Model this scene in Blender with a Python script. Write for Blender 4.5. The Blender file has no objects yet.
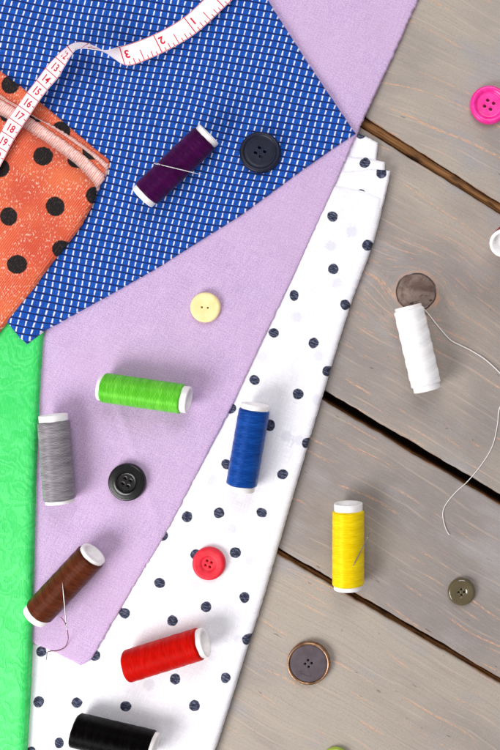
import bpy, math, random
from mathutils import Vector, Matrix, noise, kdtree
from mathutils.geometry import delaunay_2d_cdt
from mathutils.bvhtree import BVHTree

random.seed(7)
PI = math.pi
SC = bpy.context.scene
COL = SC.collection
S = 0.00064                 # metres per unit: all shapes are laid out on a plan, x right, y down, z up
H = 1000.0                  # camera height over the boards, in plan units
CX, CY = 450.0, 300.0       # the camera stands over this plan point


def W3(x, y, z):
    return Vector(((x - 250) * S, (375 - y) * S, z * S))


def at(x, y, z):
    """plan position at height z for a point seen at x, y on the boards"""
    k = (H - z) / H
    return CX + (x - CX) * k, CY + (y - CY) * k


def lin(r, g, b):
    f = lambda c: (c / 255 / 12.92) if c / 255 <= 0.04045 else ((c / 255 + 0.055) / 1.055) ** 2.4
    return (f(r), f(g), f(b), 1)


# ------------------------------------------------------------------ node helper
class NT:
    def __init__(s, name, rough=0.6, spec=0.3):
        s.m = bpy.data.materials.new(name)
        s.m.use_nodes = True
        s.t = s.m.node_tree
        s.p = s.t.nodes['Principled BSDF']
        s.p.inputs['Roughness'].default_value = rough
        s.p.inputs['Specular IOR Level'].default_value = spec

    def n(s, typ, **kw):
        o = s.t.nodes.new(typ)
        for k, v in kw.items():
            setattr(o, k, v)
        return o

    def put(s, sock, v):
        if v is None:
            return
        if hasattr(v, 'links') and hasattr(v, 'is_output'):
            s.t.links.new(v, sock)
        else:
            sock.default_value = v

    def math(s, op, a, b=None, c=None, clamp=False):
        o = s.n('ShaderNodeMath', operation=op, use_clamp=clamp)
        for i, v in enumerate((a, b, c)):
            s.put(o.inputs[i], v)
        return o.outputs[0]

    def mix(s, f, a, b, blend='MIX'):
        o = s.n('ShaderNodeMix', data_type='RGBA', blend_type=blend)
        s.put(o.inputs[0], f); s.put(o.inputs[6], a); s.put(o.inputs[7], b)
        return o.outputs[2]

    def uv(s):
        u = s.n('ShaderNodeUVMap', uv_map='plan')
        x = s.n('ShaderNodeSeparateXYZ')
        s.t.links.new(u.outputs[0], x.inputs[0])
        return x.outputs[0], x.outputs[1]

    def attr(s, name):
        return s.n('ShaderNodeAttribute', attribute_name=name).outputs['Fac']

    def alen(s, name):
        o = s.n('ShaderNodeVectorMath', operation='LENGTH')
        s.t.links.new(s.n('ShaderNodeAttribute', attribute_name=name).outputs['Vector'], o.inputs[0])
        return o.outputs['Value']

    def vec(s, x, y, z=0.0):
        o = s.n('ShaderNodeCombineXYZ')
        s.put(o.inputs[0], x); s.put(o.inputs[1], y); s.put(o.inputs[2], z)
        return o.outputs[0]

    def noise(s, v, scale=1.0, detail=2.0, rough=0.5, dist=0.0):
        o = s.n('ShaderNodeTexNoise')
        s.put(o.inputs['Vector'], v)
        o.inputs['Scale'].default_value = scale
        o.inputs['Detail'].default_value = detail
        o.inputs['Roughness'].default_value = rough
        o.inputs['Distortion'].default_value = dist
        return o.outputs[0]

    def ramp(s, f, a, b):
        """linear 0..1 between a and b, clamped, smooth"""
        o = s.n('ShaderNodeMapRange', interpolation_type='SMOOTHSTEP', clamp=True)
        s.put(o.inputs[0], f)
        o.inputs[1].default_value = a
        o.inputs[2].default_value = b
        return o.outputs[0]

    def snoise(s, u, v, su, sv, detail=2.0, z=0.0, dist=0.0):
        return s.noise(s.vec(s.math('MULTIPLY', u, su), s.math('MULTIPLY', v, sv), z), 1.0, detail, 0.5, dist)

    def bump(s, h, dist, strength=1.0):
        o = s.n('ShaderNodeBump')
        o.inputs['Strength'].default_value = strength
        o.inputs['Distance'].default_value = dist * S
        s.put(o.inputs['Height'], h)
        s.t.links.new(o.outputs[0], s.p.inputs['Normal'])

    def color(s, c):
        s.put(s.p.inputs['Base Color'], c)

    def sheen(s, w, tint=None):
        s.p.inputs['Sheen Weight'].default_value = w
        if tint:
            s.p.inputs['Sheen Tint'].default_value = tint


# ------------------------------------------------------------------ mesh helper
def mesh_obj(name, verts, faces, mats, parent=None, uv=None, attrs=None, smooth=True, fmat=None, world=True, at_loc=None):
    """verts in plan units (x, y down, z); world=False keeps them as local units (y up)"""
    me = bpy.data.meshes.new(name)
    if world:
        vs = [W3(*v) for v in verts]
        faces = [tuple(reversed(f)) for f in faces]
    else:
        vs = [Vector(v) * S for v in verts]
    if at_loc is not None:
        vs = [v - at_loc for v in vs]
    me.from_pydata(vs, [], faces)
    if uv is not None:
        l = me.uv_layers.new(name='plan')
        for lp in me.loops:
            l.data[lp.index].uv = uv[lp.vertex_index]
    if attrs:
        for k, vals in attrs.items():
            if isinstance(vals[0], tuple):
                a = me.attributes.new(k, 'FLOAT_VECTOR', 'POINT')
                a.data.foreach_set('vector', [c for q in vals for c in q])
            else:
                a = me.attributes.new(k, 'FLOAT', 'POINT')
                a.data.foreach_set('value', vals)
    for m in (mats if isinstance(mats, (list, tuple)) else [mats]):
        me.materials.append(m)
    if fmat:
        for p, i in zip(me.polygons, fmat):
            p.material_index = i
    if smooth:
        me.polygons.foreach_set('use_smooth', [True] * len(me.polygons))
    me.update()
    o = bpy.data.objects.new(name, me)
    COL.objects.link(o)
    if at_loc is not None:
        o.location = at_loc
    if parent:
        o.parent = parent
    return o


def tag(o, label=None, cat=None, group=None, kind=None):
    for k, v in (('label', label), ('category', cat), ('group', group), ('kind', kind)):
        if v:
            o[k] = v
    return o


def empty(name, loc=(0, 0, 0), rot=None):
    o = bpy.data.objects.new(name, None)
    o.empty_display_size = 0.01
    COL.objects.link(o)
    o.location = loc
    if rot is not None:
        o.rotation_mode = 'QUATERNION'
        o.rotation_quaternion = rot
    return o


SURF = []            # BVH trees of what things can rest on


def support(x, y):
    z = -40
    for t in SURF:
        hit = t.ray_cast(Vector((x, y, 400)), Vector((0, 0, -1)))
        if hit[0] is not None and hit[0].z > z:
            z = hit[0].z
    return z


def smooth01(a, b, x):
    t = max(0, min(1, (x - a) / (b - a)))
    return t * t * (3 - 2 * t)


def catmull(pts, step):
    out = []
    n = len(pts)
    if n == 2:
        (x0, y0), (x1, y1) = pts
        k = max(1, int(math.hypot(x1 - x0, y1 - y0) / step))
        return [(x0 + (x1 - x0) * i / k, y0 + (y1 - y0) * i / k) for i in range(k)] + [pts[1]]
    for i in range(n - 1):
        p0 = pts[max(0, i - 1)]; p1 = pts[i]; p2 = pts[i + 1]; p3 = pts[min(n - 1, i + 2)]
        k = max(1, int(math.hypot(p2[0] - p1[0], p2[1] - p1[1]) / step))
        for j in range(k):
            t = j / k
            out.append(tuple(0.5 * (2 * b + (c - a) * t + (2 * a - 5 * b + 4 * c - d) * t * t + (3 * b - a - 3 * c + d) * t ** 3)
                             for a, b, c, d in zip(p0, p1, p2, p3)))
    out.append(tuple(pts[-1]))
    return out


def inside(poly, x, y):
    c = False
    j = len(poly) - 1
    for i in range(len(poly)):
        xi, yi = poly[i]; xj, yj = poly[j]
        if (yi > y) != (yj > y) and x < (xj - xi) * (y - yi) / (yj - yi) + xi:
            c = not c
        j = i
    return c


def wrinkle(x, y):
    n = noise.noise(Vector((x * 0.011, y * 0.009, 3.1))) + 0.45 * noise.noise(Vector((x * 0.03, y * 0.024, 9.7)))
    return 1.3 * (n + 0.9)


def cloth(name, sides, bottom, T, R, mat, parent=None, spacing=3.0, lip=0.4, drop=2.0, dots=None, dots2=None, jag=0.25, extra=None, rings=(0.5, 1.2, 2.2)):
    """a sheet of fabric inside the outline made of sides; edge rolled over radius R; a closed body"""
    ring = []
    for sd in sides:
        ring += catmull([at_edge(p, bottom, T) for p in sd], 2.0)[:-1]
    rr = []
    for i, (x, y) in enumerate(ring):
        rr.append((x + jag * noise.noise(Vector((x * .35, y * .35, 1))) * 2, y + jag * noise.noise(Vector((x * .35, y * .35, 5))) * 2))
    ring = rr
    nb = len(ring)
    kd = kdtree.KDTree(nb)
    for i, (x, y) in enumerate(ring):
        kd.insert((x, y, 0), i)
    kd.balance()
    pts = list(ring)
    for d in rings:
        for i in range(nb):
            (x0, y0), (x1, y1), (x, y) = ring[i - 1], ring[(i + 1) % nb], ring[i]
            tx, ty = x1 - x0, y1 - y0
            l = math.hypot(tx, ty) or 1
            for sg in (1,):
                qx, qy = x - ty / l * d, y + tx / l * d
                if not inside(ring, qx, qy):
                    qx, qy = x + ty / l * d, y - tx / l * d
                    if not inside(ring, qx, qy):
                        continue
                if kd.find((qx, qy, 0))[2] > d * 0.85:
                    pts.append((qx, qy))
    xs = [p[0] for p in ring]; ys = [p[1] for p in ring]
    row = 0
    y = min(ys)
    while y < max(ys):
        # spans of this row inside the outline
        cr = []
        for i in range(nb):
            (xa, ya), (xb, yb) = ring[i - 1], ring[i]
            if (ya > y) != (yb > y):
                cr.append(xa + (xb - xa) * (y - ya) / (yb - ya))
        cr.sort()
        for a, b in zip(cr[::2], cr[1::2]):
            x = math.ceil(a / spacing) * spacing + (row % 2) * spacing * .5
            while x < b:
                if kd.find((x, y, 0))[2] > max(rings) + spacing * .5:
                    pts.append((x + random.uniform(-.25, .25), y + random.uniform(-.25, .25)))
                x += spacing
        y += spacing * 0.87
        row += 1
    edges = [(i, (i + 1) % nb) for i in range(nb)]
    v, e, f, ov, oe, of = delaunay_2d_cdt([Vector(p) for p in pts], edges, [], 0, 1e-4)
    idx = {}
    tri = []
    for a in f:
        mx = sum(v[i].x for i in a) / 3; my = sum(v[i].y for i in a) / 3
        if inside(ring, mx, my):
            tri.append(tuple(a))
    isb = {}
    for i, o in enumerate(ov):
        for k in o:
            if k < nb:
                isb[i] = k
    verts = []
    for i, p in enumerate(v):
        d = 0.0 if i in isb else kd.find((p.x, p.y, 0))[2]
        q = min(1.0, d / R)
        pr = lip + (1 - lip) * math.sqrt(max(0, 1 - (1 - q) ** 2))
        z = bottom(p.x, p.y) + T * pr + wrinkle(p.x, p.y)
        if extra:
            z += extra(p.x, p.y, d)
        verts.append((p.x, p.y, z))
    # orient up (plan y is down, so a positive plan area faces down after mapping; flipped in mesh_obj)
    ori = []
    for a in tri:
        p, q, r = (v[i] for i in a)
        ar = (q.x - p.x) * (r.y - p.y) - (q.y - p.y) * (r.x - p.x)
        ori.append(a if ar > 0 else (a[0], a[2], a[1]))
    faces = list(ori)
    # skirt + underside
    order = sorted(isb, key=lambda i: isb[i])
    n0 = len(verts)
    for i in order:
        x, y, z = verts[i]
        verts.append((x, y, bottom(x, y) - drop + wrinkle(x, y)))
    m = len(order)
    for k in range(m):
        a, b = order[k], order[(k + 1) % m]
        faces.append((a, n0 + k, n0 + (k + 1) % m, b))
    faces.append(tuple(n0 + k for k in range(m)))
    uv = [(p[0], p[1]) for p in verts]
    attrs = {'edge': [0.0 if i in isb or i >= n0 else kd.find((verts[i][0], verts[i][1], 0))[2] for i in range(len(verts))]}
    for key, dl in (('dot', dots), ('dot2', dots2)):
        if dl is not None:
            vals = []
            for p in verts:
                best = (0.0, 0.0, 40.0)
                bd = 13.0 ** 2
                for (dx, dy, el, an) in dl:
                    ax, ay = p[0] - dx, p[1] - dy
                    if abs(ax) < 22 and abs(ay) < 22:
                        c, s_ = math.cos(an), math.sin(an)
                        q = (ax * c + ay * s_, (ay * c - ax * s_) / el, 0.0)
                        if q[0] ** 2 + q[1] ** 2 < bd:
                            bd = q[0] ** 2 + q[1] ** 2
                            best = q
                vals.append(best)
            attrs[key] = vals
    SURF.append(BVHTree.FromPolygons([Vector(p) for p in verts], ori))
    return mesh_obj(name, verts, faces, mat, parent, uv, attrs)


def at_edge(p, bottom, T):
    z = bottom(*p) + T * 0.5 + 1.0
    return at(p[0], p[1], z)


# ------------------------------------------------------------------ materials
def wood_material():
    t = NT('weathered_grey_paint_on_wood', 0.62, 0.25)
    u, v = t.uv()
    big = t.snoise(u, v, .006, .012, 3)
    fine = t.snoise(u, v, .012, .55, 4)
    fine2 = t.snoise(u, v, .06, 1.3, 2, 4.0)
    spk = t.snoise(u, v, .5, .7, 2, 7.0)
    c = t.mix(t.ramp(t.math('ADD', big, t.math('MULTIPLY', t.math('SUBTRACT', t.attr('tone'), .5), .36)), .33, .68), lin(141, 132, 128), lin(168, 157, 146))
    c = t.mix(t.ramp(t.snoise(u, v, .012, .02, 2, 11.0), .52, .72), c, lin(157, 151, 151))
    c = t.mix(t.math('MULTIPLY', t.ramp(fine, .42, .74), .26), c, lin(128, 117, 110))
    c = t.mix(t.math('MULTIPLY', t.ramp(fine2, .52, .74), .30), c, lin(184, 172, 163))
    c = t.mix(t.math('MULTIPLY', t.ramp(spk, .48, .75), .26), c, lin(116, 107, 104))
    # saw marks across the grain, very faint
    saw = t.snoise(u, v, .45, .03, 2, 17.0)
    c = t.mix(t.math('MULTIPLY', t.ramp(saw, .50, .70), .05), c, lin(126, 117, 112))
    # year rings worn through to the raw wood, in broken thin lines
    near = t.math('SUBTRACT', 1.0, t.ramp(t.attr('knot'), 24.0, 120.0))
    def rings(period, z, w0, w1):
        warp = t.math('MULTIPLY', t.snoise(u, v, .004, .012, 1, z), 2.4)
        r = t.math('FRACT', t.math('ADD', t.math('DIVIDE', v, period), warp))
        return t.math('SUBTRACT', 1.0, t.ramp(t.math('ABSOLUTE', t.math('SUBTRACT', r, .5)), w0, w1))
    line = rings(10.0, 2.0, .02, .12)
    brk = t.ramp(t.snoise(u, v, .035, .22, 3, 5.0), .50, .62)
    patch = t.math('ADD', t.ramp(t.snoise(u, v, .0085, .016, 1, 8.0), .50, .66), near, clamp=True)
    grit = t.ramp(t.snoise(u, v, .35, 1.1, 2, 3.0), .36, .56)
    worn = t.math('MULTIPLY', t.math('MULTIPLY', line, brk), t.math('MULTIPLY', patch, grit))
    line2 = rings(24.0, 6.0, .012, .050)
    brk2 = t.ramp(t.snoise(u, v, .014, .06, 3, 9.0), .49, .60)
    worn2 = t.math('MULTIPLY', t.math('MULTIPLY', line2, brk2), t.ramp(t.snoise(u, v, .22, .8, 3, 13.0), .38, .58))
    faint = t.math('MULTIPLY', line, t.math('MULTIPLY', t.ramp(t.snoise(u, v, .016, .06, 2, 15.0), .46, .66), .34))
    c = t.mix(faint, c, lin(198, 176, 158))
    c = t.mix(t.math('MULTIPLY', worn, .62), c, lin(214, 160, 130))
    c = t.mix(t.math('MULTIPLY', worn2, .66), c, lin(222, 166, 128))
    line3 = rings(6.0, 19.0, .03, .16)
    tick = t.math('MULTIPLY', t.math('MULTIPLY', line3, t.ramp(t.snoise(u, v, .075, .10, 2, 23.0), .52, .60)), t.math('MULTIPLY', near, grit))
    c = t.mix(t.math('MULTIPLY', tick, .7), c, lin(206, 152, 128))
    # raw edge along the joints
    ed = t.attr('edge')
    en = t.math('MULTIPLY', t.snoise(u, v, .035, .05, 4, 6.0), 7.0)
    raw = t.math('SUBTRACT', 1.0, t.ramp(t.math('SUBTRACT', ed, en), -4.0, -2.9))
    c = t.mix(t.math('MULTIPLY', raw, .55), c, lin(158, 108, 76))
    # small dents and dark flecks
    fk = t.math('MULTIPLY', t.ramp(t.snoise(u, v, .07, .22, 3, 21.0), .70, .74), .6)
    c = t.mix(fk, c, lin(92, 78, 70))
    # the knot
    kd = t.math('ADD', t.attr('knot'), t.math('MULTIPLY', t.math('SUBTRACT', t.noise(t.n('ShaderNodeTexCoord').outputs['Object'], 55.0, 2.0), .5), 5.0))
    kin = t.math('SUBTRACT', 1.0, t.ramp(kd, 19.6, 20.4))
    oc = t.n('ShaderNodeTexCoord').outputs['Object']
    k1 = t.noise(oc, 60.0, 5.0, .65, .6)
    k2 = t.noise(oc, 260.0, 4.0)
    kcol = t.mix(t.ramp(k1, .36, .62), lin(98, 80, 72), lin(138, 121, 112))
    kcol = t.mix(t.math('MULTIPLY', t.ramp(k2, .52, .66), .5), kcol, lin(84, 66, 60))
    krg = t.math('ABSOLUTE', t.math('SUBTRACT', t.math('FRACT', t.math('DIVIDE', t.math('ADD', kd, t.math('MULTIPLY', k1, 9.0)), 7.5)), .5))
    kcol = t.mix(t.math('MULTIPLY', t.math('MULTIPLY', t.math('SUBTRACT', 1.0, t.ramp(krg, .02, .14)), t.ramp(k2, .44, .56)), .5), kcol, lin(92, 60, 50))
    kcol = t.mix(t.math('MULTIPLY', t.ramp(t.noise(oc, 170.0, 2.0), .64, .69), .85), kcol, lin(58, 42, 38))
    c = t.mix(kin, c, kcol)
    halo = t.math('MULTIPLY', t.math('SUBTRACT', 1.0, t.ramp(t.math('ABSOLUTE', t.math('SUBTRACT', kd, 22.2)), .5, 1.6)), t.ramp(t.snoise(u, v, .06, .06, 2, 3.0), .45, .6))
    c = t.mix(t.math('MULTIPLY', halo, .45), c, lin(186, 142, 118))
    rim = t.math('SUBTRACT', 1.0, t.ramp(t.math('ABSOLUTE', t.math('SUBTRACT', kd, 20.0)), .35, 1.15))
    c = t.mix(t.math('MULTIPLY', t.math('MULTIPLY', rim, t.ramp(k1, .30, .48)), .9), c, lin(48, 30, 26))
    t.color(c)
    hgt = t.math('ADD', t.math('MULTIPLY', fine, .5), t.math('SUBTRACT', t.math('MULTIPLY', fine2, .3), t.math('MULTIPLY', t.math('ADD', t.math('ADD', worn, worn2), rim), .4)))
    t.bump(hgt, .7, .7)
    return t.m


def rawwood_material():
    t = NT('raw_brown_wood', 0.7, 0.2)
    u, v = t.uv()
    n = t.snoise(u, v, .015, .4, 4)
    n2 = t.snoise(u, v, .04, .12, 3, 4.0)
    c = t.mix(t.ramp(n, .35, .65), lin(104, 70, 38), lin(146, 102, 62))
    c = t.mix(t.ramp(n2, .5, .66), c, lin(72, 46, 26))
    t.color(c)
    t.bump(n, 1.0, .6)
    return t.m


def weave_lines(t, u, v, pu, pv):
    a = t.math('SINE', t.math('MULTIPLY', u, 2 * PI / pu))
    b = t.math('SINE', t.math('MULTIPLY', v, 2 * PI / pv))
    return a, b


def lavender_material():
    t = NT('lavender_linen', 0.85, 0.15)
    u, v = t.uv()
    a = t.math('ADD', t.math('MULTIPLY', u, .90), t.math('MULTIPLY', v, .43))
    b = t.math('SUBTRACT', t.math('MULTIPLY', v, .90), t.math('MULTIPLY', u, .43))
    n1 = t.snoise(a, b, .06, 1.1, 3)
    n2 = t.snoise(a, b, 1.1, .06, 3, 5.0)
    n3 = t.snoise(a, b, .9, .9, 2, 9.0)
    thr = t.math('ADD', t.math('MULTIPLY', t.math('ADD', n1, n2), .22), t.math('MULTIPLY', n3, .56))
    c = t.mix(t.ramp(thr, .36, .64), lin(174, 146, 188), lin(209, 183, 215))
    c = t.mix(t.math('MULTIPLY', t.ramp(t.snoise(u, v, .012, .012, 2, 3.0), .4, .7), .30), c, lin(200, 169, 200))
    t.color(c)
    t.sheen(.12, lin(235, 215, 245))
    t.bump(thr, 1.0, .7)
    return t.m


def white_material():
    t = NT('white_cotton_with_navy_dots', 0.85, 0.15)
    u, v = t.uv()
    a = t.math('ADD', t.math('MULTIPLY', u, .93), t.math('MULTIPLY', v, .36))
    b = t.math('SUBTRACT', t.math('MULTIPLY', v, .93), t.math('MULTIPLY', u, .36))
    n1 = t.snoise(a, b, .08, 1.2, 2)
    n2 = t.snoise(a, b, 1.2, .08, 2, 5.0)
    thr = t.math('MULTIPLY', t.math('ADD', n1, n2), .5)
    c = t.mix(t.ramp(thr, .35, .65), lin(226, 224, 232), lin(241, 239, 244))
    gd = t.math('ADD', t.alen('dot2'), t.math('MULTIPLY', t.math('SUBTRACT', thr, .5), 6.0))
    c = t.mix(t.math('MULTIPLY', t.math('SUBTRACT', 1.0, t.ramp(gd, 4.0, 6.8)), .50), c, lin(200, 199, 212))
    d = t.math('ADD', t.alen('dot'), t.math('MULTIPLY', t.math('SUBTRACT', t.snoise(u, v, .16, .16, 2, 3.0), .5), 2.2))
    din = t.math('SUBTRACT', 1.0, t.ramp(d, 4.9, 5.7))
    sk = t.snoise(a, b, .22, 1.0, 3, 8.0)
    dc = t.mix(t.ramp(sk, .46, .64), lin(38, 42, 60), lin(100, 104, 126))
    c = t.mix(din, c, dc)
    t.color(c)
    t.sheen(.08)
    t.bump(thr, .6, .5)
    return t.m


def green_material():
    t = NT('green_jacquard', 0.5, 0.3)
    u, v = t.uv()
    w = t.n('ShaderNodeTexVoronoi', feature='SMOOTH_F1')
    wx = t.math('MULTIPLY', t.math('SUBTRACT', t.snoise(u, v, .05, .05, 2), .5), 34.0)
    wy = t.math('MULTIPLY', t.math('SUBTRACT', t.snoise(u, v, .05, .05, 2, 9.0), .5), 34.0)
    t.put(w.inputs['Vector'], t.vec(t.math('ADD', u, wx), t.math('ADD', v, wy)))
    w.inputs['Scale'].default_value = .032
    w.inputs['Smoothness'].default_value = .3
    petal = t.math('SINE', t.math('MULTIPLY', w.outputs['Distance'], 30.0))
    pm = t.ramp(petal, -.35, .55)
    th = t.snoise(u, v, .9, .18, 2, 2.0)
    c = t.mix(t.math('MULTIPLY', pm, .28), lin(48, 200, 92), lin(92, 222, 132))
    c = t.mix(t.math('MULTIPLY', t.ramp(th, .45, .7), .35), c, lin(104, 226, 142))
    c = t.mix(t.math('MULTIPLY', t.ramp(t.snoise(u, v, .7, .7, 2, 6.0), .5, .7), .25), c, lin(20, 184, 72))
    t.color(c)
    t.sheen(.1, lin(160, 255, 190))
    t.bump(t.math('ADD', t.math('MULTIPLY', pm, .5), t.math('MULTIPLY', th, .7)), 1.0, .40)
    return t.m


def blue_material():
    t = NT('blue_cotton_with_white_stitch_check', 0.8, 0.2)
    u, v = t.uv()
    wv = t.math('MULTIPLY', t.math('SUBTRACT', t.snoise(u, v, .006, .006, 1), .5), 16.0)
    wu = t.math('MULTIPLY', t.math('SUBTRACT', t.snoise(u, v, .006, .006, 1, 7.0), .5), 16.0)
    jit = t.math('MULTIPLY', t.math('SUBTRACT', t.snoise(u, v, .22, .22, 2, 4.0), .5), .9)
    a = t.math('ADD', t.math('ADD', u, t.math('MULTIPLY', v, .235)), t.math('ADD', wu, jit))
    b = t.math('ADD', t.math('SUBTRACT', v, t.math('MULTIPLY', u, .165)), t.math('ADD', wv, jit))
    fa = t.math('ABSOLUTE', t.math('SUBTRACT', t.math('FRACT', t.math('DIVIDE', a, 7.15)), .5))
    fb = t.math('ABSOLUTE', t.math('SUBTRACT', t.math('FRACT', t.math('DIVIDE', b, 6.95)), .5))
    fnn = t.math('MULTIPLY', t.math('SUBTRACT', t.snoise(u, v, .6, .6, 2, 2.0), .5), .10)
    dash = t.math('MULTIPLY', t.math('SUBTRACT', 1.0, t.ramp(t.math('ADD', fa, fnn), .065, .130)), t.ramp(t.math('SUBTRACT', .5, t.math('ADD', fb, fnn)), .13, .19))
    dark = t.math('SUBTRACT', 1.0, t.ramp(t.math('SUBTRACT', .5, fb), .06, .135))
    n1 = t.snoise(a, b, .12, 1.4, 3)
    n2 = t.snoise(a, b, 1.4, .12, 3, 5.0)
    thr = t.math('MULTIPLY', t.math('ADD', n1, n2), .5)
    c = t.mix(t.ramp(thr, .38, .62), lin(3, 56, 144), lin(8, 87, 188))
    c = t.mix(t.math('MULTIPLY', dark, .92), c, lin(12, 18, 66))
    c = t.mix(dash, c, t.mix(t.ramp(thr, .36, .6), lin(200, 200, 224), lin(238, 236, 244)))
    t.color(c)
    t.sheen(.1)
    t.bump(t.math('ADD', thr, t.math('MULTIPLY', t.math('SUBTRACT', dash, dark), .5)), .9, .6)
    return t.m


def coral_material(pink=False):
    t = NT('pink_hem_twill' if pink else 'coral_twill_with_black_dots', 0.8, 0.2)
    u, v = t.uv()
    tw = t.math('ADD', t.math('MULTIPLY', u, .80), t.math('MULTIPLY', v, .60))
    tw2 = t.math('SUBTRACT', t.math('MULTIPLY', v, .80), t.math('MULTIPLY', u, .60))
    st = t.math('SINE', t.math('ADD', t.math('MULTIPLY', tw, 2 * PI / 2.0), t.math('MULTIPLY', t.snoise(u, v, .08, .08, 2), 5.0)))
    redder = t.ramp(t.snoise(u, v, .014, .014, 2, 13.0), .48, .68)
    if pink:
        c = t.mix(t.ramp(st, -.6, .9), lin(222, 152, 140), lin(242, 206, 198))
        c = t.mix(t.math('MULTIPLY', t.ramp(t.snoise(tw, tw2, .5, .2, 2, 4.0), .48, .66), .6), c, lin(250, 226, 220))
    else:
        c = t.mix(t.ramp(st, -.8, .9), lin(204, 80, 54), lin(228, 112, 78))
        c = t.mix(t.math('MULTIPLY', t.ramp(t.snoise(u, v, .025, .025, 2, 3.0), .4, .7), .45), c, lin(234, 126, 76))
        c = t.mix(t.math('MULTIPLY', redder, .55), c, lin(196, 66, 50))
        fl = t.math('MULTIPLY', t.ramp(t.snoise(u, v, .62, .34, 2, 6.0), .55, .66), t.ramp(t.snoise(u, v, .07, .07, 2, 1.0), .34, .58))
        c = t.mix(t.math('MULTIPLY', fl, .80), c, lin(244, 196, 176))
    d = t.math('ADD', t.alen('dot'), t.math('MULTIPLY', t.math('SUBTRACT', t.snoise(u, v, .35, .35, 2, 3.0), .5), 1.8))
    din = t.math('SUBTRACT', 1.0, t.ramp(d, 8.6, 9.6))
    dc = t.mix(t.ramp(t.snoise(tw, tw2, .9, .3, 2, 8.0), .52, .72), lin(22, 17, 18), lin(72, 48, 44))
    t.color(t.mix(din, c, dc))
    t.sheen(.1)
    t.bump(t.math('ADD', st, t.math('MULTIPLY', t.snoise(u, v, .6, .6, 2), 1.2)), .45, .6)
    return t.m


def thread_material(name, c0, c1, rough=.42, spec=.55):
    t = NT(name, rough, spec)
    u, v = t.uv()             # u once round, v along
    wob = t.math('MULTIPLY', t.snoise(u, v, 3.0, .05, 2, 6.0), .35)
    def helix(k):
        q = t.math('FRACT', t.math('ADD', t.math('ADD', t.math('DIVIDE', v, 17.0), wob), t.math('MULTIPLY', u, k)))
        return t.ramp(t.math('ABSOLUTE', t.math('SUBTRACT', q, .5)), .18, .32)
    h1, h2 = helix(2.0), helix(-2.0)
    m = t.math('ABSOLUTE', t.math('SUBTRACT', h1, h2))
    l1 = t.math('SINE', t.math('ADD', t.math('MULTIPLY', v, 2 * PI / 1.35), t.math('MULTIPLY', u, 2 * PI * 9)))
    l2 = t.math('SINE', t.math('SUBTRACT', t.math('MULTIPLY', v, 2 * PI / 1.35), t.math('MULTIPLY', u, 2 * PI * 9)))
    l = t.math('ADD', t.math('MULTIPLY', l1, m), t.math('MULTIPLY', l2, t.math('SUBTRACT', 1.0, m)))
    nz = t.snoise(u, v, 6.0, .9, 3)
    nb = t.snoise(u, v, 2.0, .10, 2, 4.0)
    f = t.math('ADD', t.math('MULTIPLY', l, .10), t.math('ADD', t.math('MULTIPLY', nz, .42), t.math('ADD', t.math('MULTIPLY', m, .07), t.math('MULTIPLY', nb, .32))))  # m also paints the sheen lozenges of the crossed winding into the colour
    t.color(t.mix(t.ramp(f, .22, .72), c0, c1))
    t.p.inputs['Anisotropic'].default_value = .85
    t.p.inputs['Specular Tint'].default_value = tuple(min(1, x * 1.5 + .05) for x in c1[:3]) + (1,)
    t.put(t.p.inputs['Anisotropic Rotation'], t.math('ADD', .215, t.math('MULTIPLY', m, .07)))
    tn = t.n('ShaderNodeTangent', direction_type='UV_MAP', uv_map='plan')
    t.t.links.new(tn.outputs[0], t.p.inputs['Tangent'])
    t.bump(t.math('ADD', t.math('MULTIPLY', l, .4), t.math('MULTIPLY', nz, .45)), .34, .45)
    return t.m


def plastic(name, c, rough=.35, spec=.5, mottle=None, coat=0.0, metal=0.0):
    t = NT(name, rough, spec)
    tc = t.n('ShaderNodeTexCoord').outputs['Object']
    n = t.noise(tc, 220.0, 4.0)
    c2 = mottle or tuple(x * .86 for x in c[:3]) + (1,)
    t.color(t.mix(t.ramp(n, .35, .7), c, c2))
    n2 = t.noise(tc, 1500.0, 3.0)
    t.bump(t.math('ADD', t.math('MULTIPLY', n, .4), t.math('MULTIPLY', n2, .5)), .22, .35)
    t.put(t.p.inputs['Roughness'], t.math('ADD', rough - .05, t.math('MULTIPLY', n2, .12)))
    t.p.inputs['Coat Weight'].default_value = coat
    t.p.inputs['Coat Roughness'].default_value = .08
    t.p.inputs['Metallic'].default_value = metal
    return t.m


M_wood = wood_material()
M_raw = rawwood_material()
M_core = plastic('white_spool_plastic', lin(243, 240, 240), .45, .4, lin(234, 230, 230))
M_steel = plastic('needle_steel', lin(168, 165, 168), .3, .5, None, 0, 1.0)

# ------------------------------------------------------------------ the boards
table = empty('wooden_tabletop')
tag(table, 'weathered grey painted wooden boards under the fabrics and buttons', kind='structure')
KNOT = (416.5, 292.5)


def gap_line(y0, m):
    return lambda x: y0 + m * (x - 400)


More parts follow.
